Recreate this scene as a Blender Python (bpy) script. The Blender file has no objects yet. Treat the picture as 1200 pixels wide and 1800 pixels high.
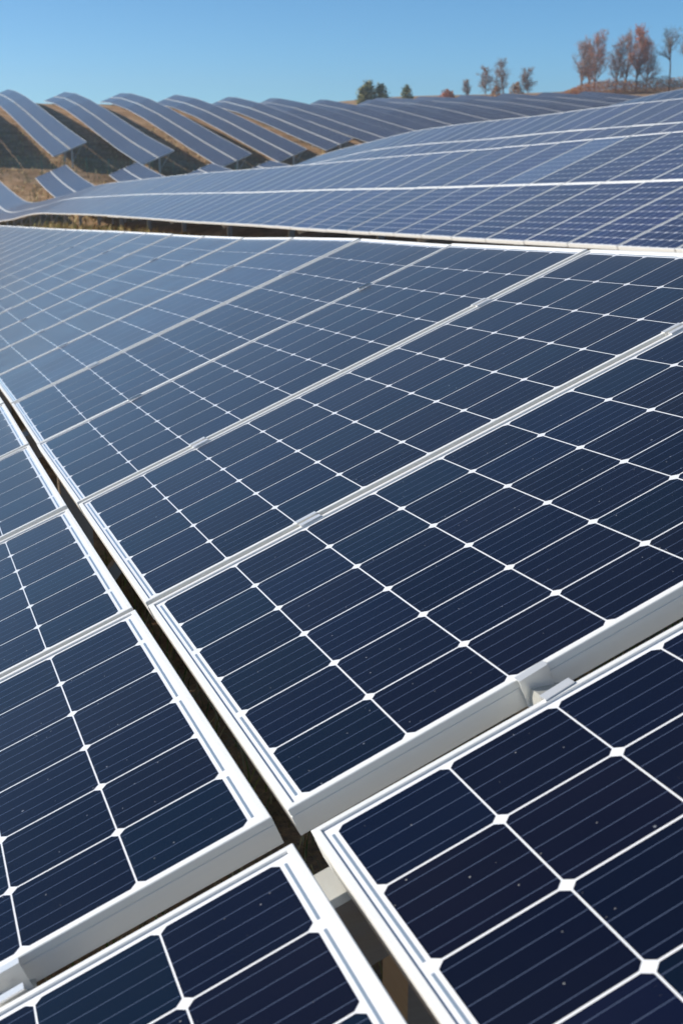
import bpy, math, random
import numpy as np
from mathutils import Vector, Matrix, noise

random.seed(7); RNG = np.random.default_rng(7)
S = bpy.context.scene
COL = S.collection

# ------------------------------------------------------------------ camera
CAM = Vector((0, 0, 2.35))
W = np.array([[0.9483, -0.0863, 0.3055], [-0.3175, -0.2577, 0.9126], [0.0, -0.9624, -0.2717]])
cd = bpy.data.cameras.new('camera'); cam = bpy.data.objects.new('camera', cd); COL.objects.link(cam)
right, up, back = Vector(W[:, 0]), Vector(-W[:, 1]), Vector(-W[:, 2])
cam.matrix_world = Matrix(((right.x, up.x, back.x, CAM.x), (right.y, up.y, back.y, CAM.y), (right.z, up.z, back.z, CAM.z), (0, 0, 0, 1)))
cd.sensor_fit = 'VERTICAL'; cd.sensor_height = 36; cd.lens = 2337.6 / 1800 * 36
cd.clip_start = 0.05; cd.clip_end = 3000
cd.dof.use_dof = True; cd.dof.focus_distance = 2.7; cd.dof.aperture_fstop = 9.5
S.camera = cam

# ------------------------------------------------------------------ sky, sun, exposure
SUN_EL = math.radians(25); SUN_AZ = math.radians(-65)     # azimuth measured from +y towards +x
w = bpy.data.worlds.new('World'); S.world = w; w.use_nodes = True
nt = w.node_tree; nt.nodes.clear()
out = nt.nodes.new('ShaderNodeOutputWorld'); bg = nt.nodes.new('ShaderNodeBackground')
sky = nt.nodes.new('ShaderNodeTexSky'); sky.sky_type = 'NISHITA'; sky.sun_disc = False
sky.sun_elevation = SUN_EL; sky.sun_rotation = SUN_AZ
sky.air_density = 0.6; sky.dust_density = 1.0; sky.ozone_density = 6.0; sky.altitude = 2000
tn = nt.nodes.new('ShaderNodeMix'); tn.data_type = 'RGBA'; tn.blend_type = 'MULTIPLY'; tn.inputs[0].default_value = 1
nt.links.new(sky.outputs[0], tn.inputs[6]); tn.inputs[7].default_value = (0.82, 1.02, 0.90, 1)      # clear cyan white balance of the whole sky
nt.links.new(tn.outputs[2], bg.inputs[0]); bg.inputs[1].default_value = 0.12
nt.links.new(bg.outputs[0], out.inputs[0])
sd = bpy.data.lights.new('sun', 'SUN'); sun = bpy.data.objects.new('sun', sd); COL.objects.link(sun)
sdir = Vector((math.sin(SUN_AZ) * math.cos(SUN_EL), math.cos(SUN_AZ) * math.cos(SUN_EL), math.sin(SUN_EL)))
sun.rotation_euler = sdir.to_track_quat('Z', 'Y').to_euler()
sun.location = (-20, 5, 30)
sd.energy = 4.8; sd.angle = math.radians(0.53); sd.color = (1.0, 0.93, 0.83)
S.view_settings.view_transform = 'Standard'; S.view_settings.look = 'None'
S.view_settings.exposure = 0.45; S.view_settings.gamma = 1.0; S.view_settings.use_curve_mapping = False

# ------------------------------------------------------------------ materials
def newmat(name):
    m = bpy.data.materials.new(name); m.use_nodes = True
    return m, m.node_tree, m.node_tree.nodes['Principled BSDF']
def N(nt, t, **kw):
    n = nt.nodes.new(t)
    for k, v in kw.items(): setattr(n, k, v)
    return n
def L(nt, a, b): nt.links.new(a, b)
def math_(nt, op, a, b=None, c=None, clamp=False):
    n = nt.nodes.new('ShaderNodeMath'); n.operation = op; n.use_clamp = clamp
    for i, v in enumerate((a, b, c)):
        if v is None: continue
        if isinstance(v, (int, float)): n.inputs[i].default_value = v
        else: nt.links.new(v, n.inputs[i])
    return n.outputs[0]
def mixc(nt, fac, a, b, blend='MIX'):
    n = nt.nodes.new('ShaderNodeMix'); n.data_type = 'RGBA'; n.blend_type = blend
    for i, v in ((0, fac), (6, a), (7, b)):
        if isinstance(v, (int, float)): n.inputs[i].default_value = v
        elif isinstance(v, tuple): n.inputs[i].default_value = v if len(v) == 4 else (*v, 1)
        else: nt.links.new(v, n.inputs[i])
    return n.outputs[2]
def ramp(nt, fac, stops):
    r = nt.nodes.new('ShaderNodeValToRGB'); e = r.color_ramp.elements
    while len(e) < len(stops): e.new(0.5)
    for el, (p, c) in zip(e, stops): el.position = p; el.color = (*c, 1)
    nt.links.new(fac, r.inputs[0]); return r.outputs[0]
def specks(nt, scale, radius, density):
    """dust and grit: scattered spots of uneven size, in world metres"""
    g = N(nt, 'ShaderNodeNewGeometry')
    v = N(nt, 'ShaderNodeTexVoronoi'); v.inputs['Scale'].default_value = scale
    L(nt, g.outputs['Position'], v.inputs['Vector'])
    sep = N(nt, 'ShaderNodeSeparateColor'); L(nt, v.outputs['Color'], sep.inputs[0])
    keep = math_(nt, 'LESS_THAN', sep.outputs[0], density)
    rad = math_(nt, 'MULTIPLY', sep.outputs[1], radius * scale)
    d = math_(nt, 'LESS_THAN', v.outputs['Distance'], rad)
    return math_(nt, 'MULTIPLY', keep, d)
def film(nt, lo, hi, scale=3.0):
    g = N(nt, 'ShaderNodeNewGeometry')
    n = N(nt, 'ShaderNodeTexNoise'); n.inputs['Scale'].default_value = scale; n.inputs['Detail'].default_value = 6
    L(nt, g.outputs['Position'], n.inputs['Vector'])
    mr = N(nt, 'ShaderNodeMapRange'); L(nt, n.outputs[0], mr.inputs[0])
    mr.inputs[1].default_value = .35; mr.inputs[2].default_value = .7; mr.inputs[3].default_value = lo; mr.inputs[4].default_value = hi
    return mr.outputs[0]

def cell_material(name, gain=1.0, lift=(0, 0, 0)):
    m, nt, p = newmat(name)
    a = N(nt, 'ShaderNodeAttribute', attribute_name='tint')
    uv = N(nt, 'ShaderNodeUVMap', uv_map='UVMap')
    sx = N(nt, 'ShaderNodeSeparateXYZ'); L(nt, uv.outputs[0], sx.inputs[0])
    # five bus bars along the slope, at 0.1 0.3 0.5 0.7 0.9 of the cell
    t = math_(nt, 'FRACT', math_(nt, 'MULTIPLY', sx.outputs[1], 5.0))
    d = math_(nt, 'ABSOLUTE', math_(nt, 'SUBTRACT', t, 0.5))
    bar = math_(nt, 'LESS_THAN', d, 0.013)
    # silver fingers across, far finer than a pixel: an even slight veil
    fg = math_(nt, 'FRACT', math_(nt, 'MULTIPLY', sx.outputs[0], 95.0))
    fin = math_(nt, 'MULTIPLY', math_(nt, 'LESS_THAN', fg, 0.05), 0.06)
    base = mixc(nt, fin, a.outputs[0], (0.09, 0.10, 0.13))
    # mottled nitride colour inside the wafer
    g = N(nt, 'ShaderNodeNewGeometry')
    n = N(nt, 'ShaderNodeTexNoise'); n.inputs['Scale'].default_value = 9; n.inputs['Detail'].default_value = 5
    L(nt, g.outputs['Position'], n.inputs['Vector'])
    base = mixc(nt, math_(nt, 'MULTIPLY', n.outputs[0], 0.5), base, (0.002, 0.004, 0.011))
    if lift != (0, 0, 0): base = mixc(nt, 1.0, base, lift, 'ADD')
    base = mixc(nt, bar, base, (0.09, 0.12, 0.20))
    base = mixc(nt, film(nt, 0.0, 0.008, 2.3), base, (0.35, 0.32, 0.28))
    base = mixc(nt, math_(nt, 'MULTIPLY', specks(nt, 26, .0022, .35), .6), base, (0.26, 0.28, 0.32))
    base = mixc(nt, math_(nt, 'MULTIPLY', specks(nt, 75, .0012, .35), .7), base, (0.33, 0.33, 0.33))
    L(nt, base, p.inputs['Base Color'])
    
    p.inputs['Roughness'].default_value = 0.4
    p.inputs['Specular IOR Level'].default_value = 0.0
    p.inputs['Coat Weight'].default_value = 1.0; p.inputs['Coat IOR'].default_value = 1.22
    L(nt, film(nt, 0.15, 0.22, 5), p.inputs['Coat Roughness'])
    p.inputs['Sheen Weight'].default_value = 1.0; p.inputs['Sheen Roughness'].default_value = 0.222; p.inputs['Sheen Tint'].default_value = (0.95, 0.97, 1.0, 1)
    return m
M_cell = cell_material('dark blue silicon under glass')
M_cellpale = cell_material('paler blue silicon under glass', lift=(0.035, 0.06, 0.095))

def glassy(name, col, rough=.5, metal=0.0):
    m, nt, p = newmat(name)
    b = mixc(nt, film(nt, 0.0, 0.12, 4), col, (0.55, 0.5, 0.42))
    b = mixc(nt, math_(nt, 'MULTIPLY', specks(nt, 60, .0012, .2), .5), b, (0.3, 0.27, 0.22))
    L(nt, b, p.inputs['Base Color'])
    p.inputs['Roughness'].default_value = rough; p.inputs['Metallic'].default_value = metal
    p.inputs['Coat Weight'].default_value = 1.0; p.inputs['Coat IOR'].default_value = 1.45; p.inputs['Coat Roughness'].default_value = .09
    return m
M_back = glassy('white backsheet under glass', (0.76, 0.77, 0.80))
M_ribbon = glassy('tinned copper ribbon under glass', (0.24, 0.31, 0.39), .4, .3)

def metal_mat(name, col, rough, metal, streak=.08, dirt=(0.35, 0.31, 0.25)):
    m, nt, p = newmat(name)
    tc = N(nt, 'ShaderNodeTexCoord'); mp = N(nt, 'ShaderNodeMapping'); mp.inputs['Scale'].default_value = (3, 3, 40)
    L(nt, tc.outputs['Object'], mp.inputs[0])
    n = N(nt, 'ShaderNodeTexNoise'); n.inputs['Scale'].default_value = 6; n.inputs['Detail'].default_value = 8
    L(nt, mp.outputs[0], n.inputs['Vector'])
    b = mixc(nt, math_(nt, 'MULTIPLY', n.outputs[0], streak), col, dirt)
    L(nt, b, p.inputs['Base Color'])
    p.inputs['Metallic'].default_value = metal
    r = math_(nt, 'MULTIPLY_ADD', n.outputs[0], .15, rough - .07); L(nt, r, p.inputs['Roughness'])
    return m
M_frame = metal_mat('silver anodised aluminium frame', (0.78, 0.78, 0.76), .42, .2, .06)
M_clamp = metal_mat('mill finish aluminium clamp', (0.84, 0.84, 0.83), .34, .55, .08)
M_bolt = metal_mat('stainless bolt', (0.5, 0.49, 0.47), .35, .9, .3)
M_steel = metal_mat('galvanised steel', (0.52, 0.53, 0.50), .5, .45, .5)
M_green = metal_mat('green coated fence', (0.03, 0.16, 0.13), .6, 0, .1)

def ground_material():
    m, nt, p = newmat('dry autumn grassland')
    g = N(nt, 'ShaderNodeNewGeometry')
    def noi(s, d=8, r=.6):
        n = N(nt, 'ShaderNodeTexNoise'); n.inputs['Scale'].default_value = s; n.inputs['Detail'].default_value = d; n.inputs['Roughness'].default_value = r
        L(nt, g.outputs['Position'], n.inputs['Vector']); return n.outputs[0]
    a = ramp(nt, noi(.35), [(.30, (.22, .14, .08)), (.45, (.46, .28, .15)), (.6, (.70, .53, .37)), (.75, (.60, .45, .31))])
    b = ramp(nt, noi(5), [(.35, (.10, .07, .045)), (.5, (.42, .29, .18)), (.68, (.60, .46, .31))])
    c = mixc(nt, .5, a, b)
    gr = ramp(nt, noi(.9), [(.52, (0, 0, 0)), (.68, (1, 1, 1))])
    c = mixc(nt, math_(nt, 'MULTIPLY', gr, .55), c, (.09, .11, .04))
    c = mixc(nt, .45, c, ramp(nt, noi(40, 4), [(.35, (.05, .04, .025)), (.65, (.5, .38, .24))]), 'OVERLAY')
    L(nt, c, p.inputs['Base Color']); p.inputs['Roughness'].default_value = .95; p.inputs['Specular IOR Level'].default_value = .1
    bp = N(nt, 'ShaderNodeBump'); bp.inputs['Distance'].default_value = .08; bp.inputs['Strength'].default_value = .8
    L(nt, noi(9), bp.inputs['Height']); L(nt, bp.outputs[0], p.inputs['Normal'])
    return m
M_ground = ground_material()
def attr_mat(name, rough=.85, transl=0.0):
    m, nt, p = newmat(name)
    a = N(nt, 'ShaderNodeAttribute', attribute_name='tint'); L(nt, a.outputs[0], p.inputs['Base Color'])
    p.inputs['Roughness'].default_value = rough; p.inputs['Specular IOR Level'].default_value = .15
    return m
M_grass = attr_mat('grass blades'); M_leaf = attr_mat('autumn foliage')
def bark_mat():
    m, nt, p = newmat('grey brown bark')
    g = N(nt, 'ShaderNodeNewGeometry'); n = N(nt, 'ShaderNodeTexNoise'); n.inputs['Scale'].default_value = 3
    L(nt, g.outputs['Position'], n.inputs['Vector'])
    L(nt, ramp(nt, n.outputs[0], [(.3, (.16, .11, .085)), (.7, (.34, .25, .20))]), p.inputs['Base Color']); p.inputs['Roughness'].default_value = .9
    return m
M_bark = bark_mat()

# ------------------------------------------------------------------ object helpers
def mesh(name, V, F, mat, tint=None, uv=None, smooth=False):
    me = bpy.data.meshes.new(name); me.from_pydata([tuple(v) for v in V], [], [tuple(f) for f in F]); me.update()
    for m in (mat if isinstance(mat, (list, tuple)) else [mat]): me.materials.append(m)
    if tint is not None:       # one colour per face
        at = me.color_attributes.new('tint', 'FLOAT_COLOR', 'CORNER')
        buf = np.empty((len(me.loops), 4), np.float32); buf[:, 3] = 1
        tot = np.empty(len(me.polygons), np.int32); me.polygons.foreach_get('loop_total', tot)
        buf[:, :3] = np.repeat(np.asarray(tint, np.float32), tot, axis=0)
        at.data.foreach_set('color', buf.ravel())
    if uv is not None:
        l = me.uv_layers.new(name='UVMap'); l.data.foreach_set('uv', np.asarray(uv, np.float32).ravel())
    if smooth:
        me.polygons.foreach_set('use_smooth', [True] * len(me.polygons))
    return me
def link(name, me, parent=None, kind=None, label=None, cat=None, group=None):
    o = bpy.data.objects.new(name, me); COL.objects.link(o)
    if parent is not None: o.parent = parent
    if kind: o['kind'] = kind
    if label: o['label'] = label
    if cat: o['category'] = cat
    if group: o['group'] = group
    return o
class MB:
    def __init__(s): s.V = []; s.F = []; s.T = []
    def add(s, V, F, tint=None):
        n = len(s.V); s.V += [tuple(v) for v in V]; s.F += [tuple(i + n for i in f) for f in F]
        if tint is not None: s.T += [tint] * len(F)
    def hexa(s, c, t=None):     # 8 corners: bottom 4, top 4
        s.add(c, [(3, 2, 1, 0), (4, 5, 6, 7), (0, 1, 5, 4), (1, 2, 6, 5), (2, 3, 7, 6), (3, 0, 4, 7)], t)
    def box(s, x0, x1, y0, y1, z0, z1, M=None):
        c = [(x0, y0, z0), (x1, y0, z0), (x1, y1, z0), (x0, y1, z0), (x0, y0, z1), (x1, y0, z1), (x1, y1, z1), (x0, y1, z1)]
        if M is not None: c = [M @ Vector(v) for v in c]
        s.hexa(c)
    def beam(s, a, b, wd, ht, upv=Vector((0, 0, 1))):
        a, b = Vector(a), Vector(b); d = (b - a).normalized(); sd_ = d.cross(upv).normalized() * wd / 2; u = sd_.cross(d).normalized() * ht / 2
        s.hexa([a - sd_ - u, a + sd_ - u, b + sd_ - u, b - sd_ - u, a - sd_ + u, a + sd_ + u, b + sd_ + u, b - sd_ + u])
    def tube(s, a, b, ra, rb, n=5, t=None):
        a, b = Vector(a), Vector(b); d = b - a
        if d.length < 1e-6: return
        d.normalize(); p = d.orthogonal().normalized(); q = d.cross(p)
        V = []
        for c, r in ((a, ra), (b, rb)):
            for k in range(n):
                an = 2 * math.pi * k / n; V.append(c + p * math.cos(an) * r + q * math.sin(an) * r)
        F = [(k, (k + 1) % n, n + (k + 1) % n, n + k) for k in range(n)] + [tuple(range(n - 1, -1, -1)), tuple(range(n, 2 * n))]
        s.add(V, F, t)
    def build(s, name, mat, smooth=False): return mesh(name, s.V, s.F, mat, tint=s.T if s.T else None, smooth=smooth)

# ------------------------------------------------------------------ terrain, from the height of each row's low edge
def sm(x, xs, zs):             # smooth monotone-ish interpolation (Catmull-Rom on uneven knots)
    xs = np.asarray(xs, float); zs = np.asarray(zs, float)
    if x <= xs[0]: return float(zs[0] + (x - xs[0]) * (zs[1] - zs[0]) / (xs[1] - xs[0]) * .5)
    if x >= xs[-1]: return float(zs[-1])
    i = int(np.searchsorted(xs, x) - 1); h = xs[i + 1] - xs[i]; t = (x - xs[i]) / h
    def slope(k):
        if k == 0: return (zs[1] - zs[0]) / (xs[1] - xs[0])
        if k == len(xs) - 1: return (zs[-1] - zs[-2]) / (xs[-1] - xs[-2])
        a = (zs[k] - zs[k - 1]) / (xs[k] - xs[k - 1]); b = (zs[k + 1] - zs[k]) / (xs[k + 1] - xs[k])
        return 0 if a * b <= 0 else 2 * a * b / (a + b)
    m0, m1 = slope(i) * h, slope(i + 1) * h
    return float((2 * t**3 - 3 * t**2 + 1) * zs[i] + (t**3 - 2 * t**2 + t) * m0 + (-2 * t**3 + 3 * t**2) * zs[i + 1] + (t**3 - t**2) * m1)
COLS = [
 (-120, [(-20, -4), (40, -5), (100, -6), (150, -3.5), (200, 3), (240, 6), (300, 6), (900, -20)]),
 (-8.8, [(-20, 1.1), (1.4, 0.0), (23, -1.3), (60, -2.9), (100, -3.9), (125, -3.4), (145, -1.0), (165, 2.2), (195, 5.4), (238, 8.5), (262, 8.6), (330, 6), (900, -20)]),
 (-1.12, [(-20, 2.3), (1.44, .919), (3.5, .78), (5.57, .68), (7.7, .54), (9.84, .42), (12.2, .29), (16.5, .045), (23.3, -.33), (40, -1.25), (60, -2.1), (80, -2.9), (100, -3.4), (120, -3.1), (138, -2.2), (147, -.4), (163, 1.9), (195, 5.3), (238, 8.4), (262, 8.6), (330, 6), (900, -20)]),
 (6.58, [(-20, 3.0), (8, 1.50), (10.2, 1.40), (13.1, 1.26), (17.3, 1.07), (21.1, .90), (25, .74), (30, .51), (36.5, .24), (45, -.12), (54, -.55), (63.5, -1.03), (81, -2.32), (100, -3.35), (111, -3.05), (121, -2.63), (138, -1.9), (147, .3), (160, 1.7), (171, 2.9), (183, 4.25), (195, 5.5), (210, 6.8), (238, 8.5), (262, 8.6), (330, 6.2), (900, -20)]),
 (14.28, [(-20, 3.4), (8, 2.65), (20, 2.2), (25, 2.01), (30, 1.85), (35, 1.64), (39, 1.51), (44, 1.27), (48, .94), (52, .60), (55.5, .24), (62, -.6), (75, -1.9), (90, -2.75), (104, -3.2), (112, -3.2), (121, -2.85), (138, -1.5), (147, .4), (160, 1.8), (171, 3.0), (183, 4.3), (195, 5.5), (210, 6.7), (228, 7.8), (240, 8.4), (262, 8.6), (330, 6.4), (900, -20)]),
 (21.98, [(-20, 4.1), (20, 3.3), (39.6, 2.60), (42, 2.42), (45, 2.08), (50, 1.4), (58, .2), (70, -1.3), (85, -2.4), (104, -3.4), (112, -3.3), (122, -2.75), (140, -1.45), (147, -.1), (165, 1.8), (185, 4.05), (203, 5.9), (217, 7.05), (232, 7.9), (240, 8.1), (262, 8.3), (330, 6.6), (900, -20)]),
 (29.68, [(-20, 4.6), (20, 3.7), (40, 2.6), (50, 1.1), (60, -.1), (75, -1.5), (100, -2.4), (120, -2.4), (141, -1.5), (149, -.65), (165, 1.0), (180, 2.75), (195, 4.6), (210, 6.2), (227, 7.55), (240, 8.1), (262, 8.3), (330, 6.8), (900, -20)]),
 (45, [(-20, 5), (20, 4), (40, 2.4), (60, -.2), (80, -1.6), (110, -2.4), (143, -1.6), (159, -.3), (181, 2.6), (200, 4.9), (214, 6.2), (230, 7.5), (240, 8.0), (262, 8.1), (330, 7.2), (900, -20)]),
 (75, [(-20, 5), (40, 2.2), (80, -1.4), (140, -.8), (175, 1.0), (200, 3.6), (222, 6.0), (245, 7.4), (270, 8.0), (330, 8.0), (900, -20)]),
 (140, [(-20, 5), (60, 1.5), (110, -.5), (160, .6), (190, 3.2), (215, 6.2), (240, 8.6), (265, 10.3), (300, 12.0), (360, 13.5), (900, -15)]),
 (260, [(-20, 5), (60, 2), (160, 2), (215, 8), (250, 12), (300, 16), (360, 18), (900, -10)]),
 (520, [(-20, 5), (200, 5), (300, 15), (400, 18), (900, -10)])]
END = [(262, 8.3), (330, 6.8), (900, -20)]
FARCOLS = [
 (-120, [(100, -6), (150, -3.5), (200, 3), (240, 6), (300, 6), (900, -20)]),
 (-8.8, [(125, -2.6), (147, .9), (165, 2.8), (185, 4.9), (205, 6.7), (225, 8.0), (240, 8.6)] + END),
 (17.24, [(125, -2.2), (147, .33), (155, 1.07), (165, 2.09), (175, 3.17), (185, 4.27), (195, 5.33), (205, 6.33), (215, 7.2), (225, 7.9), (235, 8.4), (243, 8.6)] + END),
 (26.48, [(125, -2.6), (147, -.53), (155, .21), (165, 1.29), (175, 2.46), (185, 3.68), (195, 4.86), (205, 5.96), (215, 6.91), (225, 7.63), (235, 8.07), (243, 8.2)] + END),
 (35.72, [(125, -2.8), (147, -1.16), (155, -.25), (165, .99), (175, 2.31), (185, 3.62), (195, 4.87), (205, 6.0), (215, 6.94), (225, 7.63), (235, 8.02), (243, 8.1)] + END),
 (44.96, [(125, -2.8), (147, -1.85), (155, -.94), (165, .31), (175, 1.63), (185, 2.96), (195, 4.25), (205, 5.44), (215, 6.47), (225, 7.27), (235, 7.79), (243, 8.0)] + END),
 (75, [(125, -2), (150, -.6), (175, 1.0), (200, 3.6), (222, 6.0), (240, 7.3), (262, 7.8), (330, 8.0), (900, -20)]),
 (140, [(110, -.5), (160, .6), (190, 3.2), (215, 6.2), (240, 8.6), (265, 10.3), (300, 12.0), (360, 13.5), (900, -15)]),
 (260, [(60, 2), (160, 2), (215, 8), (250, 12), (300, 16), (360, 18), (900, -10)]),
 (520, [(100, 5), (200, 5), (300, 15), (400, 18), (900, -10)])]
def _cols(C, h, y):
    k = 0
    while k < len(C) - 2 and C[k + 1][0] < h: k += 1
    t = min(max((h - C[k][0]) / (C[k + 1][0] - C[k][0]), 0), 1); t = t * t * (3 - 2 * t) * .5 + t * .5
    a, b = (sm(y, [p[0] for p in C[q][1]], [p[1] for p in C[q][1]]) for q in (k, k + 1))
    return a + (b - a) * t
def low(h, y):                 # height of a table's low edge
    if y <= 140: return _cols(COLS, h, y)
    if y >= 148: return _cols(FARCOLS, h, y)
    t = (y - 140) / 8; t = t * t * (3 - 2 * t)
    return _cols(COLS, h, y) * (1 - t) + _cols(FARCOLS, h, y) * t
def clearance(y): return 0.72 + 0.38 * min(max((y - 100) / 40, 0), 1) - 0.65 * min(max((y - 185) / 35, 0), 1)
def ground_z(h, y): return low(h, y) - clearance(y)

xs = np.unique(np.concatenate([np.linspace(-120, -10, 12), np.arange(-8, 46, .8), np.arange(46, 150, 3), np.linspace(150, 520, 20)]))
ys = np.unique(np.concatenate([np.arange(-20, 30, .8), np.arange(30, 160, 1.6), np.arange(160, 270, 3), np.linspace(270, 900, 30)]))
V = []
for y in ys:
    for x in xs:
        n = noise.noise(Vector((x * .35, y * .35, 0))) * .10 + noise.noise(Vector((x * 1.1, y * 1.1, 5))) * .04
        V.append((x, y, ground_z(x, y) + n))
nx = len(xs)
F = [(j * nx + i, j * nx + i + 1, (j + 1) * nx + i + 1, (j + 1) * nx + i) for j in range(len(ys) - 1) for i in range(nx - 1)]
link('ground', mesh('ground', V, F, M_ground, smooth=True), kind='structure')

# ------------------------------------------------------------------ one solar panel: shared meshes
PX, PY = .158, .158            # cell pitch
FX0, FX1, FY0, FY1 = -.026, 1.606, -.0175, .9655      # outer edge of the frame
CG_X, CG_Y, CH_ = .0013, .0019, .0088                 # half gaps and corner cut
def cell_outline(i, j, g=0.0):
    x0, x1, y0, y1 = j * PX + CG_X, (j + 1) * PX - CG_X, i * PY + CG_Y, (i + 1) * PY - CG_Y; c = CH_
    P = [(x0 + c, y0), (x1 - c, y0), (x1, y0 + c), (x1, y1 - c), (x1 - c, y1), (x0 + c, y1), (x0, y1 - c), (x0, y0 + c)]
    U = [((px - x0) / (x1 - x0), (py - y0) / (y1 - y0)) for px, py in P]
    return P, U
def tintcol(blue=0.0, gain=1.0):
    k = random.random()
    base = Vector((.0035, .006, .020)).lerp(Vector((.0025, .008, .026)), random.random())
    if k < .22: base = base.lerp(Vector((.006, .006, .014)), .5)
    if k > .8: base = base.lerp(Vector((.002, .014, .027)), .6)
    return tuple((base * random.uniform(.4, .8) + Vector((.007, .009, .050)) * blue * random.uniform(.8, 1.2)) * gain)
def cells_mesh(which, name='cells', blue=0.0, gain=1.0):
    V, F, T, U = [], [], [], []
    for (i, j) in which:
        P, uv = cell_outline(i, j); n = len(V)
        V += [(x, y, 0) for x, y in P]; F.append(tuple(range(n, n + 8))); T.append(tintcol(blue, gain)); U += uv
    return mesh(name, V, F, M_cell, tint=T, uv=U)
def single_cell_mesh():
    P, uv = cell_outline(0, 0); cx, cy = PX / 2, PY / 2
    V = [(x - cx, y - cy, 0) for x, y in P] + [(x - cx, y - cy, -.0002) for x, y in P]
    F = [tuple(range(8))] + [(k + 8, (k + 1) % 8 + 8, (k + 1) % 8, k) for k in range(8)]
    U = list(uv)
    for k in range(8): U += [uv[k], uv[(k + 1) % 8], uv[(k + 1) % 8], uv[k]]
    return mesh('solar_cell', V, F, M_cell, tint=[tintcol(.12)] * 9, uv=U)
ALL = [(i, j) for i in range(6) for j in range(10)]
CELLS = [cells_mesh(ALL, blue=bl, gain=g) for bl, g in ((.1, 1), (.4, 1.1), (.15, .8), (.5, 1.2), (.08, .8), (.3, 1.0))]
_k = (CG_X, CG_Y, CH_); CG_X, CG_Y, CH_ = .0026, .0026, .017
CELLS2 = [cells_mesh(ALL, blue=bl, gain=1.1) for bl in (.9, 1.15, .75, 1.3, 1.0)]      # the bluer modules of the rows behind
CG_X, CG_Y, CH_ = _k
SINGLE = [single_cell_mesh() for _ in range(26)]
b = MB(); b.box(FX0 + .003, FX1 - .003, FY0 + .003, FY1 - .003, -.006, -.0003)
ME_BACK = b.build('laminate', M_back)
def frame_mesh():
    # cross-section: (distance inward from the outer face, height)
    prof = [(.0105, -.0013), (.0105, .0026), (.0095, .0035), (.0012, .0035), (0, .0023), (0, -.0065), (.0011, -.0073), (.0011, -.0083), (0, -.0091), (0, -.0380), (.001, -.039), (.026, -.039), (.026, -.0372), (.002, -.0372), (.002, -.0075), (.0105, -.0075)]
    V, F = [], []; n = len(prof)
    for (cx, cy, sx, sy) in ((FX0, FY0, 1, 1), (FX1, FY0, -1, 1), (FX1, FY1, -1, -1), (FX0, FY1, 1, -1)):
        V += [(cx + sx * d, cy + sy * d, z) for d, z in prof]
    for c in range(4):
        for k in range(n):
            a, b_ = c * n + k, c * n + (k + 1) % n; c2 = (c + 1) % 4
            F.append((a, c2 * n + k, c2 * n + (k + 1) % n, b_))
    return mesh('frame', V, F, M_frame)
ME_FRAME = frame_mesh()
RIBS = {}
def ribbon_piece(n):
    b = MB(); b.box(-.0019, .0019, .011, n * PY - .011, -.0003, .0001); return b.build('ribbon', M_ribbon)
RIBS = {1: ribbon_piece(1), 2: ribbon_piece(2)}
RIBPOS = [(-.0062, 0, 2), (-.0062, 2, 2), (-.0062, 4, 2), (1.5862, 0, 1), (1.5862, 1, 2), (1.5862, 3, 2), (1.5862, 5, 1)]
b = MB()
for x_, i_, n_ in RIBPOS: b.box(x_ - .0019, x_ + .0019, i_ * PY + .011, (i_ + n_) * PY - .011, -.0003, .0001)
ME_RIB = b.build('ribbon', M_ribbon)
def clamp_mesh(gap, drop=.030):
    """top-hat mid clamp: two flanges on the frames, walls down the gap, a bolt; local y across the gap"""
    t, hw, zt = .0026, gap / 2 - .0012, .0066; b = MB(); l = .023
    fl = .0115
    b.box(-l, l, -hw - fl, -hw + t, zt - t, zt); b.box(-l, l, hw - t, hw + fl, zt - t, zt)
    b.box(-l, l, -hw, -hw + t, -drop, zt - t); b.box(-l, l, hw - t, hw, -drop, zt - t)
    b.box(-l, l, -hw + t, hw - t, -drop, -drop + t)
    return b.build('clamp', M_clamp)
b = MB(); b.tube((0, 0, -.028), (0, 0, -.0195), .0062, .0062, 6); b.tube((0, 0, -.0195), (0, 0, -.018), .0035, .003, 6); ME_BOLT = b.build('bolt', M_bolt)
ME_CLAMP = clamp_mesh(.020); ME_CLAMPW = clamp_mesh(.056, .036)

TILT = math.radians(22.4)
def frame_at(x, y, z, slope, tilt=TILT):
    Y = Vector((0, 1, slope)).normalized(); X0 = Vector((math.cos(tilt), 0, math.sin(tilt))); X = (X0 - X0.dot(Y) * Y).normalized(); Z = X.cross(Y)
    return Matrix(((X.x, Y.x, Z.x, x), (X.y, Y.y, Z.y, y), (X.z, Y.z, Z.z, z), (0, 0, 0, 1)))
def frame_fit(o, X, Y):
    X = Vector(X).normalized(); Y = Vector(Y); Y = (Y - Y.dot(X) * X).normalized(); Z = X.cross(Y)
    return Matrix(((X.x, Y.x, Z.x, o[0]), (X.y, Y.y, Z.y, o[1]), (X.z, Y.z, Z.z, o[2]), (0, 0, 0, 1)))
def pix(P):
    c = (np.array(P) - np.array(CAM)) @ W
    return (600 + 2337.6 * c[0] / c[2], 900 + 2337.6 * c[1] / c[2], c[2])

def local(root, M): return root.matrix_world.inverted() @ M
def new_root(name, loc, label, cat, group):
    r = link(name, None, label=label, cat=cat, group=group); r.location = loc; bpy.context.view_layer.update() if False else None
    r.matrix_world = Matrix.Translation(loc); return r
def put(o, root_loc, M): o.matrix_local = Matrix.Translation(-Vector(root_loc)) @ M

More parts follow.
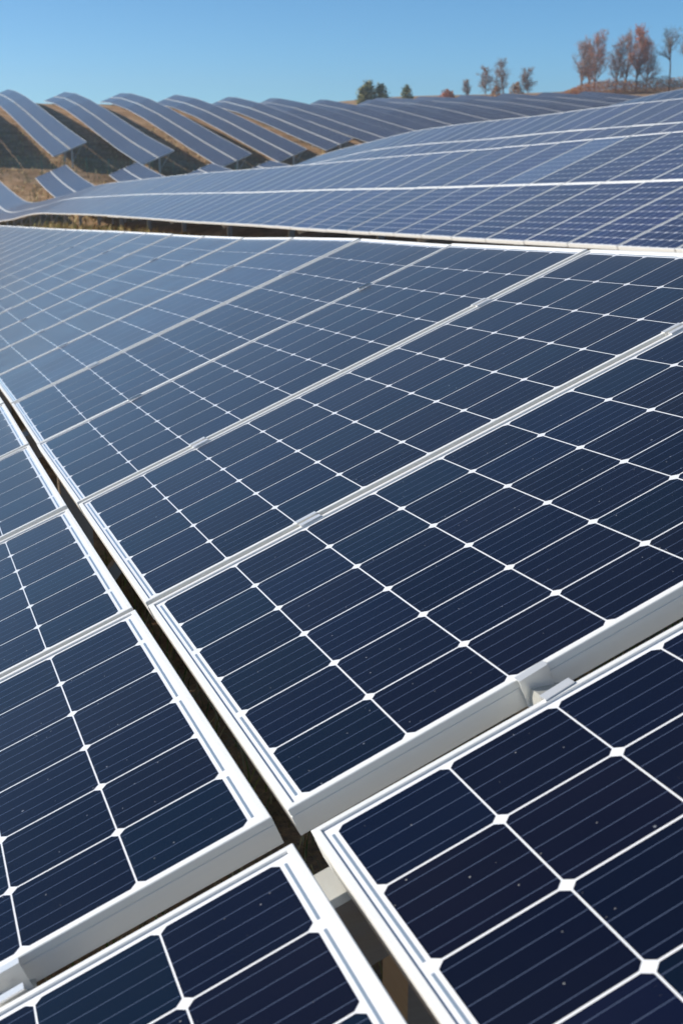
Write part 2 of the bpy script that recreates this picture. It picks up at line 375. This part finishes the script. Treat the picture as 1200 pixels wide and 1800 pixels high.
def add_panel(root, rl, M, detail, idx, pale=False, cells=None, blue=False):
    p = link('solar_panel', ME_BACK, root); put(p, rl, M)
    link('frame', ME_FRAME, p)
    if detail == 'near':
        if cells is not None:
            for x_, i_, n_ in RIBPOS: link('ribbon', RIBS[n_], p).location = (x_, i_ * PY, 0)
        else: link('ribbon', ME_RIB, p, kind='stuff')
    if cells is None:
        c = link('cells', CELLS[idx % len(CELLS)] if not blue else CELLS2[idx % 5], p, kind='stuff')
        if pale:
            c.material_slots[0].link = 'OBJECT'; c.material_slots[0].material = M_cellpale; p['label'] = 'paler blue solar panel'
    else:
        rest = [ij for ij in ALL if ij not in cells]
        for ij in cells:
            s = link('solar_cell', random.choice(SINGLE), p)
            s.location = ((ij[1] + .5) * PX, (ij[0] + .5) * PY, 0)
            if random.random() < .5: s.rotation_euler = (0, 0, math.pi)
        if rest: link('cells', cells_mesh(rest, blue=.12), p, kind='stuff')
    return p
def add_clamps(root, rl, Ma, Mb, wide=False, bolt=True):
    """clamps on the seam between panel a (nearer) and panel b"""
    for x in (.336, 1.236):
        pa = Ma @ Vector((x, FY1, 0)); pb = Mb @ Vector((x, FY0, 0)); mid = (pa + pb) / 2
        M = Ma.copy(); Yv = (pb - pa).normalized(); Xv = (Ma.to_3x3() @ Vector((1, 0, 0))); Zv = Xv.cross(Yv).normalized()
        M = Matrix(((Xv.x, Yv.x, Zv.x, mid.x), (Xv.y, Yv.y, Zv.y, mid.y), (Xv.z, Yv.z, Zv.z, mid.z), (0, 0, 0, 1)))
        c = link('clamp', ME_CLAMPW if wide else ME_CLAMP, root); put(c, rl, M)
        if bolt: link('bolt', ME_BOLT, c)

GROUP_T = 'long rows of solar panels on the slope'
# ------------------------------------------------------------------ support structure for one table
def supports(root, rl, h0, y0, y1, step, lowf, L_=3.29, near=True, purlins=True, first=None):
    ct, st = math.cos(TILT), math.sin(TILT)
    def P(u, y, d=0.0):        # u up the slope, d below the panel plane
        return Vector((h0 + u * ct + d * st, y, lowf(y) + u * st - d * ct)) - Vector(rl)
    if purlins:
        for u in ((.36, 1.26, 2.02, 2.92) if L_ < 3.5 else (.45, 1.45, 2.45, 3.45)):
            b = MB(); n = max(2, int((y1 - y0) / (1.5 if near else 6)))
            for k in range(n):
                ya, yb = y0 + (y1 - y0) * k / n, y0 + (y1 - y0) * (k + 1) / n
                b.beam(P(u, ya, .067), P(u, yb, .067), .045, .052)
            link('purlin', b.build('purlin', M_steel), root)
    y = y0 + (first if first is not None else .4)
    while y < y1:
        a, c = P(.15, y, .145), P(L_ - .15, y, .145)
        b = MB(); b.beam(a, c, .08, .10); link('rafter', b.build('rafter', M_steel), root)
        um = L_ * .55; t = P(um, y + .09, .19); gz = ground_z(t.x + rl[0], y) - .3 - rl[2]
        b = MB(); pw = .12 if near else .17; b.beam((t.x, t.y, gz), (t.x, t.y, t.z), pw, pw * .8, Vector((0, 1, 0))); link('post', b.build('post', M_steel), root)
        q = P(L_ * .86, y + .09, .19); b = MB(); b.beam((t.x + .06, t.y, gz + .3 + (t.z - gz - .3) * .35), q, .05, .05, Vector((0, 1, 0))); link('brace', b.build('brace', M_steel), root)
        y += step
def far_panels(root, rl, h0, y0, y1, lowf, Lp, nrow, w=1.0035, gapm=.03, mu=.045):
    """panels too small to part singly: joined strips, one per row, each panel still its own slab"""
    ct, st = math.cos(TILT), math.sin(TILT)
    for r in range(nrow):
        u0 = r * (Lp + gapm); B = MB(); C = MB(); n = int((y1 - y0) / w)
        for k in range(n):
            ya, yb = y0 + k * w + .01, y0 + (k + 1) * w - .01
            def P(u, y, d): return Vector((h0 + u * ct + d * st, y, lowf(y) + u * st - d * ct)) - Vector(rl)
            B.hexa([P(u0, ya, .04), P(u0 + Lp, ya, .04), P(u0 + Lp, yb, .04), P(u0, yb, .04), P(u0, ya, 0), P(u0 + Lp, ya, 0), P(u0 + Lp, yb, 0), P(u0, yb, 0)])
            m = .02
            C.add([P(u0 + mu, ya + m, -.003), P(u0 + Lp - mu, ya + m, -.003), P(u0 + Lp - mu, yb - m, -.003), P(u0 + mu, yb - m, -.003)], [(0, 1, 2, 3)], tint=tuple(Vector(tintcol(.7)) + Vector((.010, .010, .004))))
        # uv (0,0) keeps the bus bars out at this range
        o = link('panel_strip', B.build('panel_strip', M_frame), root, kind='stuff')
        link('cell_face', mesh('cell_face', C.V, C.F, M_cell, tint=C.T, uv=[(0, 0)] * (4 * len(C.F))), o, kind='stuff')

# ------------------------------------------------------------------ row 1, the table at the camera's feet
rl = (-1.12, 0.0, ground_z(-1.12, 0)); 
row1 = new_root('solar_table', rl, 'nearest double row of dark blue solar panels with white frames, filling the foreground', 'solar panels', GROUP_T)
FU = {-1: ((.452, .433, 1.587), (.9261, .0173, .377), (.0014, .9988, -.0492)), 0: ((.443, 1.478, 1.536), (.9236, .0214, .3827), (.0024, .9981, -.0617)),
      1: ((.444, 2.482, 1.474), (.9237, .0211, .3826), (.0007, .9984, -.0569)), 2: ((.442, 3.480, 1.418), (.9239, .0239, .3819), (-.0031, .9985, -.0549))}
FL = {-1: ((-1.098, .387, .984), (.9249, .0137, .3799), (.0118, .9978, -.0648)), 0: ((-1.092, 1.441, .919), (.9273, .0239, .3735), (-.0014, .9982, -.0604)),
      1: ((-1.094, 2.452, .854), (.9273, .0232, .3737), (-.0014, .9983, -.0584))}
def low1(y): return low(-1.12, y)
MU, ML = {}, {}
for k in range(-3, 46):
    for D_, FD, xo, dz, kk in ((MU, FU, .443, .630, 2), (ML, FL, -1.094, .010, 1)):
        if k in FD: D_[k] = frame_fit(*FD[k]); continue
        if k < -1:
            o, X, Y = FD[-1]; D_[k] = frame_fit(Vector(o) + Vector(Y) * 1.0035 * (k + 1), X, Y); continue
        y = FD[kk][0][1] + 1.0035 * (k - kk); s = (low1(y + .95) - low1(y)) / .95
        D_[k] = frame_at(xo, y, low1(y) + dz + random.uniform(-.002, .002), s)
# the 300 cells that show largest become pieces of their own
cand = []
for D_, tag_ in ((MU, 'u'), (ML, 'l')):
    for k in (-1, 0, 1, 2, 3):
        for (i, j) in ALL:
            P = D_[k] @ Vector(((j + .5) * PX, (i + .5) * PY, 0)); a = pix(P)
            if -30 < a[0] < 1230 and -30 < a[1] < 1830 and a[2] > 0: cand.append((a[2], tag_, k, i, j))
cand.sort(); pick = {}
for z, t_, k, i, j in cand[:300]: pick.setdefault((t_, k), set()).add((i, j))
n = 0
for D_, t_ in ((ML, 'l'), (MU, 'u')):
    for k in sorted(D_):
        n += 1
        cs = sorted(pick[(t_, k)]) if (t_, k) in pick else None
        add_panel(row1, rl, D_[k], 'near' if k < 8 else 'mid', n * 5 + k, cells=cs)
        if k + 1 in D_ and k < 14: add_clamps(row1, rl, D_[k], D_[k + 1], wide=(k == -1), bolt=k < 6)
supports(row1, rl, -1.12, -2.6, 47, 3.8, lambda y: low1(y), first=.17)

M_cable = attr_mat('black cable sheath', .5)
for off in (0, .05):
    b = MB(); prev = None
    for k in range(60):
        y = -2.4 + k * .25; u = 1.70 + off * .5; d = .10 + .05 * math.sin(k * .7 + off * 30) ** 2 + off
        q = Vector((-1.12 + u * math.cos(TILT) + d * math.sin(TILT), y, low1(y) + u * math.sin(TILT) - d * math.cos(TILT))) - Vector(rl)
        if prev is not None: b.tube(prev, q, .0035, .0035, 5, (.02, .02, .022))
        prev = q
    link('cable', b.build('cable', M_cable), row1)

# ------------------------------------------------------------------ rows 2 to 6 on the near hill
def near_row(h0, y0, ysplit, y1, label, start_phase=0.0, pale=(), detail_from=None):
    rl = (h0, y0, ground_z(h0, y0)); lf = lambda y: low(h0, y)
    root = new_root('solar_table', rl, label, 'solar panels', GROUP_T)
    ct, st = math.cos(TILT), math.sin(TILT); n = int((ysplit - y0) / 1.0035)
    for k in range(n):
        y = y0 + k * 1.0035; s = (lf(y + .95) - lf(y)) / .95; z = lf(y)
        for r in range(2):
            u = .026 + r * 1.656
            M = frame_at(h0 + u * ct, y - 0.0, z + u * st + random.uniform(-.003, .003) - random.uniform(0, .004) * r, s)
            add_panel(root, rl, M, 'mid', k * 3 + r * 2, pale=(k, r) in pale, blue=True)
    ym = y0 + n * 1.0035
    if y1 > ym + 1: far_panels(root, rl, h0, ym, y1, lf, 1.632, 2, gapm=.024)
    supports(root, rl, h0, y0, y1, 5.6, lf)
    return root
H = [-1.12 + 7.7 * k for k in range(8)]
near_row(H[1], 5.4, 62, 128, 'second row of solar panels, just behind the foreground row, curving down into the valley', pale=((11, 1),))
near_row(H[2], 17, 56, 138, 'third row of solar panels, showing above the top edge of the second row', pale=())
near_row(H[3], 30, 30, 141, 'fourth row of panels, a narrow sliver on the crest at the right edge')
near_row(H[4], 92, 92, 141, 'small pale corner of a valley panel table, right of the two larger ends')
near_row(H[5], 100, 100, 146, 'tiny tip of a panel table in the valley, rightmost of the small ends')

# ------------------------------------------------------------------ far hillside tables
def segmented(h, y0, step=15.0):      # rigid straight lengths with slight kinks between them
    zs = [low(h, y0 + k * step) for k in range(16)]
    def f(y):
        t = max(0.0, (y - y0) / step); i = min(int(t), 14); return zs[i] + (zs[i + 1] - zs[i]) * (t - i)
    return f
fh = [8.0 + 9.24 * k for k in range(15)]
fy = {0: 148, 1: 147, 2: 146.5, 3: 149, 4: 158, 5: 168, 6: 174}
NAMES = ['', 'first long panel table on the far hill, at the left edge of the picture', 'second long panel table from the left on the far hill', 'third long panel table from the left on the far hill', 'fourth long panel table from the left on the far hill, beside the sunlit grass', 'fifth long panel table on the far hill, right of the last sunlit orange grass strip',
  'sixth long panel table on the far hill, end hidden by the near crest'] + ['panel table on the far ridge ending below ' + t for t in ('the left short conifer', 'the gap between conifers', 'the single small conifer', 'the low reddish bush', 'the thin bare tree', 'the small bare trees', 'the left end of the orange brush')]
for k, h in enumerate(fh):
    y0 = fy.get(k, 176); y1 = 235 if k < 6 else 241 if k < 9 else 262
    rl = (h, y0, ground_z(h, y0)); lf = segmented(h, y0)
    lab = NAMES[k] if 0 < k < len(NAMES) else 'panel table at the far right end of the ridge below the tall grove'
    if k == 0: lab = 'panel table outside the left edge whose shadow falls beside the first far table'
    root = new_root('solar_table', rl, lab, 'solar panels', 'panel tables on the far hillside')
    far_panels(root, rl, h, y0, y1, lf, 1.90 if k < 6 else 1.95, 2, gapm=.10 if k < 6 else .05, mu=.045 if k < 6 else .02)
    supports(root, rl, h, y0, y1 if k < 6 else y0 + 1, 6.0 if k < 6 else 50, lf, L_=3.9, near=False, purlins=k < 6)

# ------------------------------------------------------------------ green fence in the valley
fx = [11 + 2.35 * k for k in range(14)]
rlz = ground_z(20, 143.5)
fr = new_root('wire_fence', (11, 143.5, ground_z(11, 143.5)), 'faint green wire fence in the valley below the far panel tables', 'fence', None)
base = Vector((11, 143.5, ground_z(11, 143.5)))
pts = [Vector((x, 143.5 + .12 * (x - 11), ground_z(x, 143.5 + .12 * (x - 11)))) for x in fx]
for p in pts:
    b = MB(); b.beam(p - base + Vector((0, 0, -.1)), p - base + Vector((0, 0, 1.7)), .06, .06, Vector((0, 1, 0))); link('fence_post', b.build('fence_post', M_green), fr)
b = MB()
for a, c in zip(pts, pts[1:]):
    for k in range(9): b.tube(a - base + Vector((0, 0, .1 + k * .18)), c - base + Vector((0, 0, .1 + k * .18)), .004, .004, 3)
    for k in range(1, 12):
        q = a.lerp(c, k / 12) - base; b.tube(q + Vector((0, 0, .05)), q + Vector((0, 0, 1.6)), .004, .004, 3)
link('wire_mesh', b.build('wire_mesh', M_green), fr, kind='stuff')

# ------------------------------------------------------------------ grass
def blades(n, xr, yr, hgt, wid, pal, seed, dens=None):
    r = random.Random(seed); B = MB()
    for _ in range(n):
        x, y = r.uniform(*xr), yr[0] + (yr[1] - yr[0]) * r.random() ** 1.5
        if dens and noise.noise(Vector((x * 1.3, y * 1.3, seed))) < dens - r.random() * .4: continue
        z = ground_z(x, y) - .02; a = r.uniform(0, 6.28); h = hgt * r.uniform(.3, 1.2); l = h * r.uniform(.2, 1.0)
        dx, dy = math.cos(a), math.sin(a); wx, wy = -dy * wid, dx * wid
        c = r.choice(pal); f = r.uniform(.6, 1.3); c = (c[0] * f, c[1] * f, c[2] * f)
        p0 = (x - wx, y - wy, z); p1 = (x + wx, y + wy, z)
        mx, my, mz = x + dx * l * .35, y + dy * l * .35, z + h * .65
        B.add([p0, p1, (mx + wx * .7, my + wy * .7, mz), (mx - wx * .7, my - wy * .7, mz), (x + dx * l, y + dy * l, z + h)], [(0, 1, 2, 3), (3, 2, 4)], c)
    return B
PAL = [(.42, .32, .15), (.5, .40, .2), (.30, .20, .08), (.14, .19, .04), (.22, .26, .06), (.22, .16, .07), (.36, .25, .09)]
link('grass', blades(26000, (-2.2, 3.2), (-.8, 7), .22, .0035, PAL, 1).build('grass', M_grass), kind='stuff')
link('dry_grass', blades(26000, (1.2, 7.4), (5, 62), .42, .012, PAL[:3] + PAL, 2, dens=.1).build('dry_grass', M_grass), kind='stuff')
link('valley_grass', blades(20000, (0, 60), (104, 190), .45, .05, PAL[:3] + PAL[:2], 3, dens=.1).build('valley_grass', M_grass), kind='stuff')

# ------------------------------------------------------------------ trees on the ridge
def at(px, y):                 # world x on the line of sight's azimuth for a column of the photograph at run distance y
    r = W @ np.array([(px - 600) / 2337.6, (200 - 900) / 2337.6, 1.0]); return r[0] / r[1] * y
def zfor(px, py, y):
    r = W @ np.array([(px - 600) / 2337.6, (py - 900) / 2337.6, 1.0]); return 2.35 + r[2] / r[1] * y
def tree(name, px, ytop, y, spread, kind, label, leafc, leafn, seed, cat='tree', group=None, clear=.14):
    r = random.Random(seed); x = at(px, y); gz = ground_z(x, y) - .2; H_ = max(zfor(px, ytop, y) - gz, 2.0)
    root = new_root(name, (x, y, gz), label, cat, group)
    T, Wd, C = MB(), MB(), MB(); tips = []
    if kind == 'conifer':
        T.tube((0, 0, 0), (0, 0, H_ * .95), .16, .03, 6)
        for k in range(leafn):
            t = r.random() ** 1.3; z = H_ * (.08 + .9 * t); rad = spread * math.sqrt(max(0, 1 - t)) * (.55 + .45 * t) * r.uniform(.4, 1.1); a = r.uniform(0, 6.28)
            tips.append(Vector((math.cos(a) * rad, math.sin(a) * rad, z)))
        size = .30
    else:
        def grow(p, d, ln, rad, lev):
            if lev == 0: segs = 8
            else: segs = 3
            q = p.copy()
            for s_ in range(segs):
                sg = .035 if lev == 0 else .13
                d2 = (d + Vector((r.gauss(0, sg), r.gauss(0, sg), r.gauss(0, .06) + (.10 if lev else .05)))).normalized()
                e = q + d2 * ln / segs; ra = rad * (1 - s_ / segs * .55); rb = rad * (1 - (s_ + 1) / segs * .55)
                (T if lev == 0 else Wd).tube(q, e, ra, rb, 6 if lev == 0 else 4 if lev < 3 else 3)
                q = e; d = d2
                hfrac = (s_ + 1) / segs
                if lev < 3 and (lev > 0 or hfrac > clear):
                    for _ in range(3 if lev == 0 else 3 if lev < 2 else r.choice((1, 2, 3))):
                        a = r.uniform(0, 6.28); o = d.orthogonal().normalized(); o = (Matrix.Rotation(a, 3, d) @ o)
                        nd = (d * r.uniform(.5, 1.0) + o * r.uniform(.6, 1.1) * (spread * 1.6)).normalized()
                        grow(q, nd, ln * (r.uniform(.22, .36) * (1.1 - .5 * hfrac) if lev == 0 else r.uniform(.5, .7)), max(rb * .6, .022), lev + 1)
                if lev >= 2: tips.append(q.copy())
        grow(Vector((0, 0, 0)), Vector((r.gauss(0, .02), 0, 1)).normalized(), H_ * .9, H_ * .016 + .05, 0)
        size = .16
    zmax = max([v[2] for v in T.V + Wd.V] + [1]); f = H_ / zmax if kind != 'conifer' else 1
    def sc(B): B.V = [(v[0] * f, v[1] * f, v[2] * f) for v in B.V]
    sc(T); sc(Wd); tips = [t * f for t in tips]
    link('trunk', T.build('trunk', M_bark), root)
    if Wd.V: link('limbs', Wd.build('limbs', M_bark), root)
    if leafn and tips:
        clump = {}
        for k in range(leafn):
            t = tips[k] if kind == 'conifer' else r.choice(tips)
            for _ in range(4 if kind == 'conifer' else 2):
                c = t + Vector((r.gauss(0, size), r.gauss(0, size), r.gauss(0, size))); nrm = Vector((r.gauss(0, 1), r.gauss(0, 1), r.gauss(0, 1))).normalized(); o = nrm.orthogonal().normalized() * r.uniform(.5, 1) * size * .9; o2 = nrm.cross(o)
                col = leafc[int((noise.noise(c * .5) + .5) * len(leafc)) % len(leafc)] if r.random() < .6 else r.choice(leafc); g_ = r.uniform(.7, 1.3)
                C.add([c - o, c + o2 * .7, c + o, c - o2 * .7], [(0, 1, 2, 3)], tuple(v * g_ for v in col))
        link('crown', C.build('crown', M_leaf), root)
    return root
RED = [(.55, .17, .09), (.58, .24, .12), (.42, .16, .10), (.46, .28, .17)]
ORG = [(.42, .20, .08), (.38, .24, .12), (.30, .15, .07)]
GRN = [(.22, .24, .10), (.30, .30, .14), (.34, .30, .15), (.12, .15, .07)]
GRY = [(.32, .23, .19), (.40, .26, .20)]
YT = 300
G1 = 'tall half bare trees on the right ridge'; G2 = 'small trees showing over the ridge'
tree('bare_tree', 1019, 58, YT, .42, 'b', 'leftmost tall thin bare tree of the right hand grove, shortest and greyest', GRY + RED[:1], 800, 11, group=G1)
tree('bare_tree', 1042, 50, YT + 4, .42, 'b', 'tall tree with sparse reddish leaves, second from the left in the grove', RED, 1500, 12, group=G1)
tree('bare_tree', 1078, 46, YT, .36, 'b', 'slender bare tree left of the reddest tree in the right hand grove', RED + GRY, 900, 13, group=G1)
tree('bare_tree', 1094, 50, YT + 6, .4, 'b', 'thin grey tree behind the two tallest trees of the grove', GRY, 200, 14, group=G1)
tree('autumn_tree', 1114, 40, YT, .42, 'b', 'tallest, reddest tree of the right hand grove, with dense rust leaves', RED, 3600, 15, group=G1)
tree('bare_tree', 1032, 62, YT + 8, .4, 'b', 'thin bare tree between the two leftmost trees of the grove, behind them', GRY + RED[:2], 600, 41, group=G1)
tree('bare_tree', 1132, 58, YT + 5, .42, 'b', 'greyish bare tree just right of the reddest tree of the grove', GRY + RED[:1], 800, 42, group=G1)
tree('tall_tree', 1172, 44, YT, .5, 'b', 'lone tall tree near the right edge with green ivy low on its trunk', [(.12, .14, .09), (.16, .14, .1), (.05, .09, .04)], 420, 16, group=G1, clear=.55)
tree('bare_tree', 1203, 48, YT, .5, 'b', 'tall tree cut by the right edge of the picture', GRY, 260, 17, group=G1, clear=.5)
tree('tree', 851, 112, YT - 15, .5, 'b', 'small rusty leaved tree left of the bare forked trees on the ridge', ORG + RED, 260, 18, group=G2)
tree('tree', 884, 100, YT - 15, .7, 'b', 'bare forked tree, tallest of the small trees on the ridge', GRY, 450, 19, group=G2)
tree('tree', 925, 116, YT - 15, .9, 'b', 'spreading bare tree, rightmost of the small trees on the ridge', GRY, 450, 20, group=G2)
tree('tree', 819, 138, YT - 15, .5, 'b', 'thin small bare tree standing alone between two bushes on the ridge', GRY, 90, 21, group=G2)
tree('conifer', 637, 154, YT - 20, 1.9, 'conifer', 'left short conifer of the green clump on the ridge', GRN, 260, 22, group=G2)
tree('conifer', 647, 142, YT - 20, 2.2, 'conifer', 'tallest green conifer on the ridge', GRN, 380, 23, group=G2)
tree('conifer', 668, 150, YT - 20, 2.6, 'conifer', 'broad green conifer at the right of the clump on the ridge', GRN, 380, 24, group=G2)
tree('conifer', 714, 152, YT - 20, 1.9, 'conifer', 'single small green conifer standing apart on the ridge', GRN, 260, 25, group=G2)
def bush(px0, px1, ytop, y, label, pal, seed, n=900):
    r = random.Random(seed); x0, x1 = at(px0, y), at(px1, y); xc = (x0 + x1) / 2; gz = ground_z(xc, y); H_ = zfor((px0 + px1) / 2, ytop, y) - gz
    root = new_root('bush', (xc, y, gz - .1), label, 'bush', 'bushes on the ridge'); B = MB(); T = MB()
    for k in range(7):
        a = r.uniform(0, 6.28); T.tube((0, 0, 0), (math.cos(a) * (x1 - x0) * .3, math.sin(a) * (x1 - x0) * .3, H_ * .7), .05, .02, 4)
    for _ in range(n):
        a = r.uniform(0, 6.28); e = r.uniform(0, 1.57); q = r.uniform(.55, 1.0) * (1 + .25 * noise.noise(Vector((math.cos(a) * 2, math.sin(a) * 2, e * 2 + seed))))
        c = Vector((math.cos(a) * math.cos(e) * (x1 - x0) / 2 * q, math.sin(a) * math.cos(e) * 2.2 * q, math.sin(e) * H_ * q))
        o = Vector((r.gauss(0, 1), r.gauss(0, 1), r.gauss(0, 1))).normalized() * .18; o2 = o.orthogonal().normalized() * .14
        cc = r.choice(pal); g_ = r.uniform(.6, 1.3); B.add([c - o, c + o2, c + o, c - o2], [(0, 1, 2, 3)], tuple(v * g_ for v in cc))
    link('stems', T.build('stems', M_bark), root); link('foliage', B.build('foliage', M_leaf), root)
bush(770, 800, 157, YT - 15, 'low reddish brown bush on the ridge left of the small bare trees', RED, 31)
bush(893, 918, 145, YT - 12, 'pale tan bush between the two bare forked trees on the ridge', ORG + [(.42, .34, .26)], 32)
bush(862, 880, 150, YT - 12, 'small tan bush at the foot of the tallest small tree', ORG, 33, 500)
# orange brush under the grove: nobody could count it
r = random.Random(5); B = MB()
for _ in range(15000):
    px = 985 + 260 * r.random(); y = YT + r.uniform(-8, 6); x = at(px, y); z0 = ground_z(x, y)
    top = min(1.0, (px - 975) / 60) * (3.0 + 1.6 * noise.noise(Vector((x * .25, y * .2, 1))))
    c = Vector((x, y, z0 + r.random() ** .8 * max(top, .3))); o = Vector((r.gauss(0, 1), r.gauss(0, 1), r.gauss(0, 1.6))).normalized() * .2; o2 = o.orthogonal().normalized() * .1
    cc = r.choice([(.60, .24, .08), (.52, .26, .10), (.45, .16, .07), (.52, .34, .16), (.32, .15, .08)]); g_ = r.uniform(.6, 1.25)
    B.add([c - o, c + o2, c + o, c - o2], [(0, 1, 2, 3)], tuple(v * g_ for v in cc))
link('brush', B.build('brush', M_leaf), kind='stuff')

# ------------------------------------------------------------------ thin haze
b = MB(); b.box(-140, 560, -30, 950, -30, 40)
hz = link('haze', b.build('haze', M_bark), kind='stuff')
hm = bpy.data.materials.new('thin autumn haze'); hm.use_nodes = True; hn = hm.node_tree; hn.nodes.clear()
ho = hn.nodes.new('ShaderNodeOutputMaterial'); hv = hn.nodes.new('ShaderNodeVolumePrincipled')
hv.inputs['Color'].default_value = (0.9, 0.95, 1.0, 1); hv.inputs['Density'].default_value = 0.0005; hv.inputs['Anisotropy'].default_value = 0.6
hn.links.new(hv.outputs[0], ho.inputs['Volume']); hz.data.materials.clear(); hz.data.materials.append(hm)
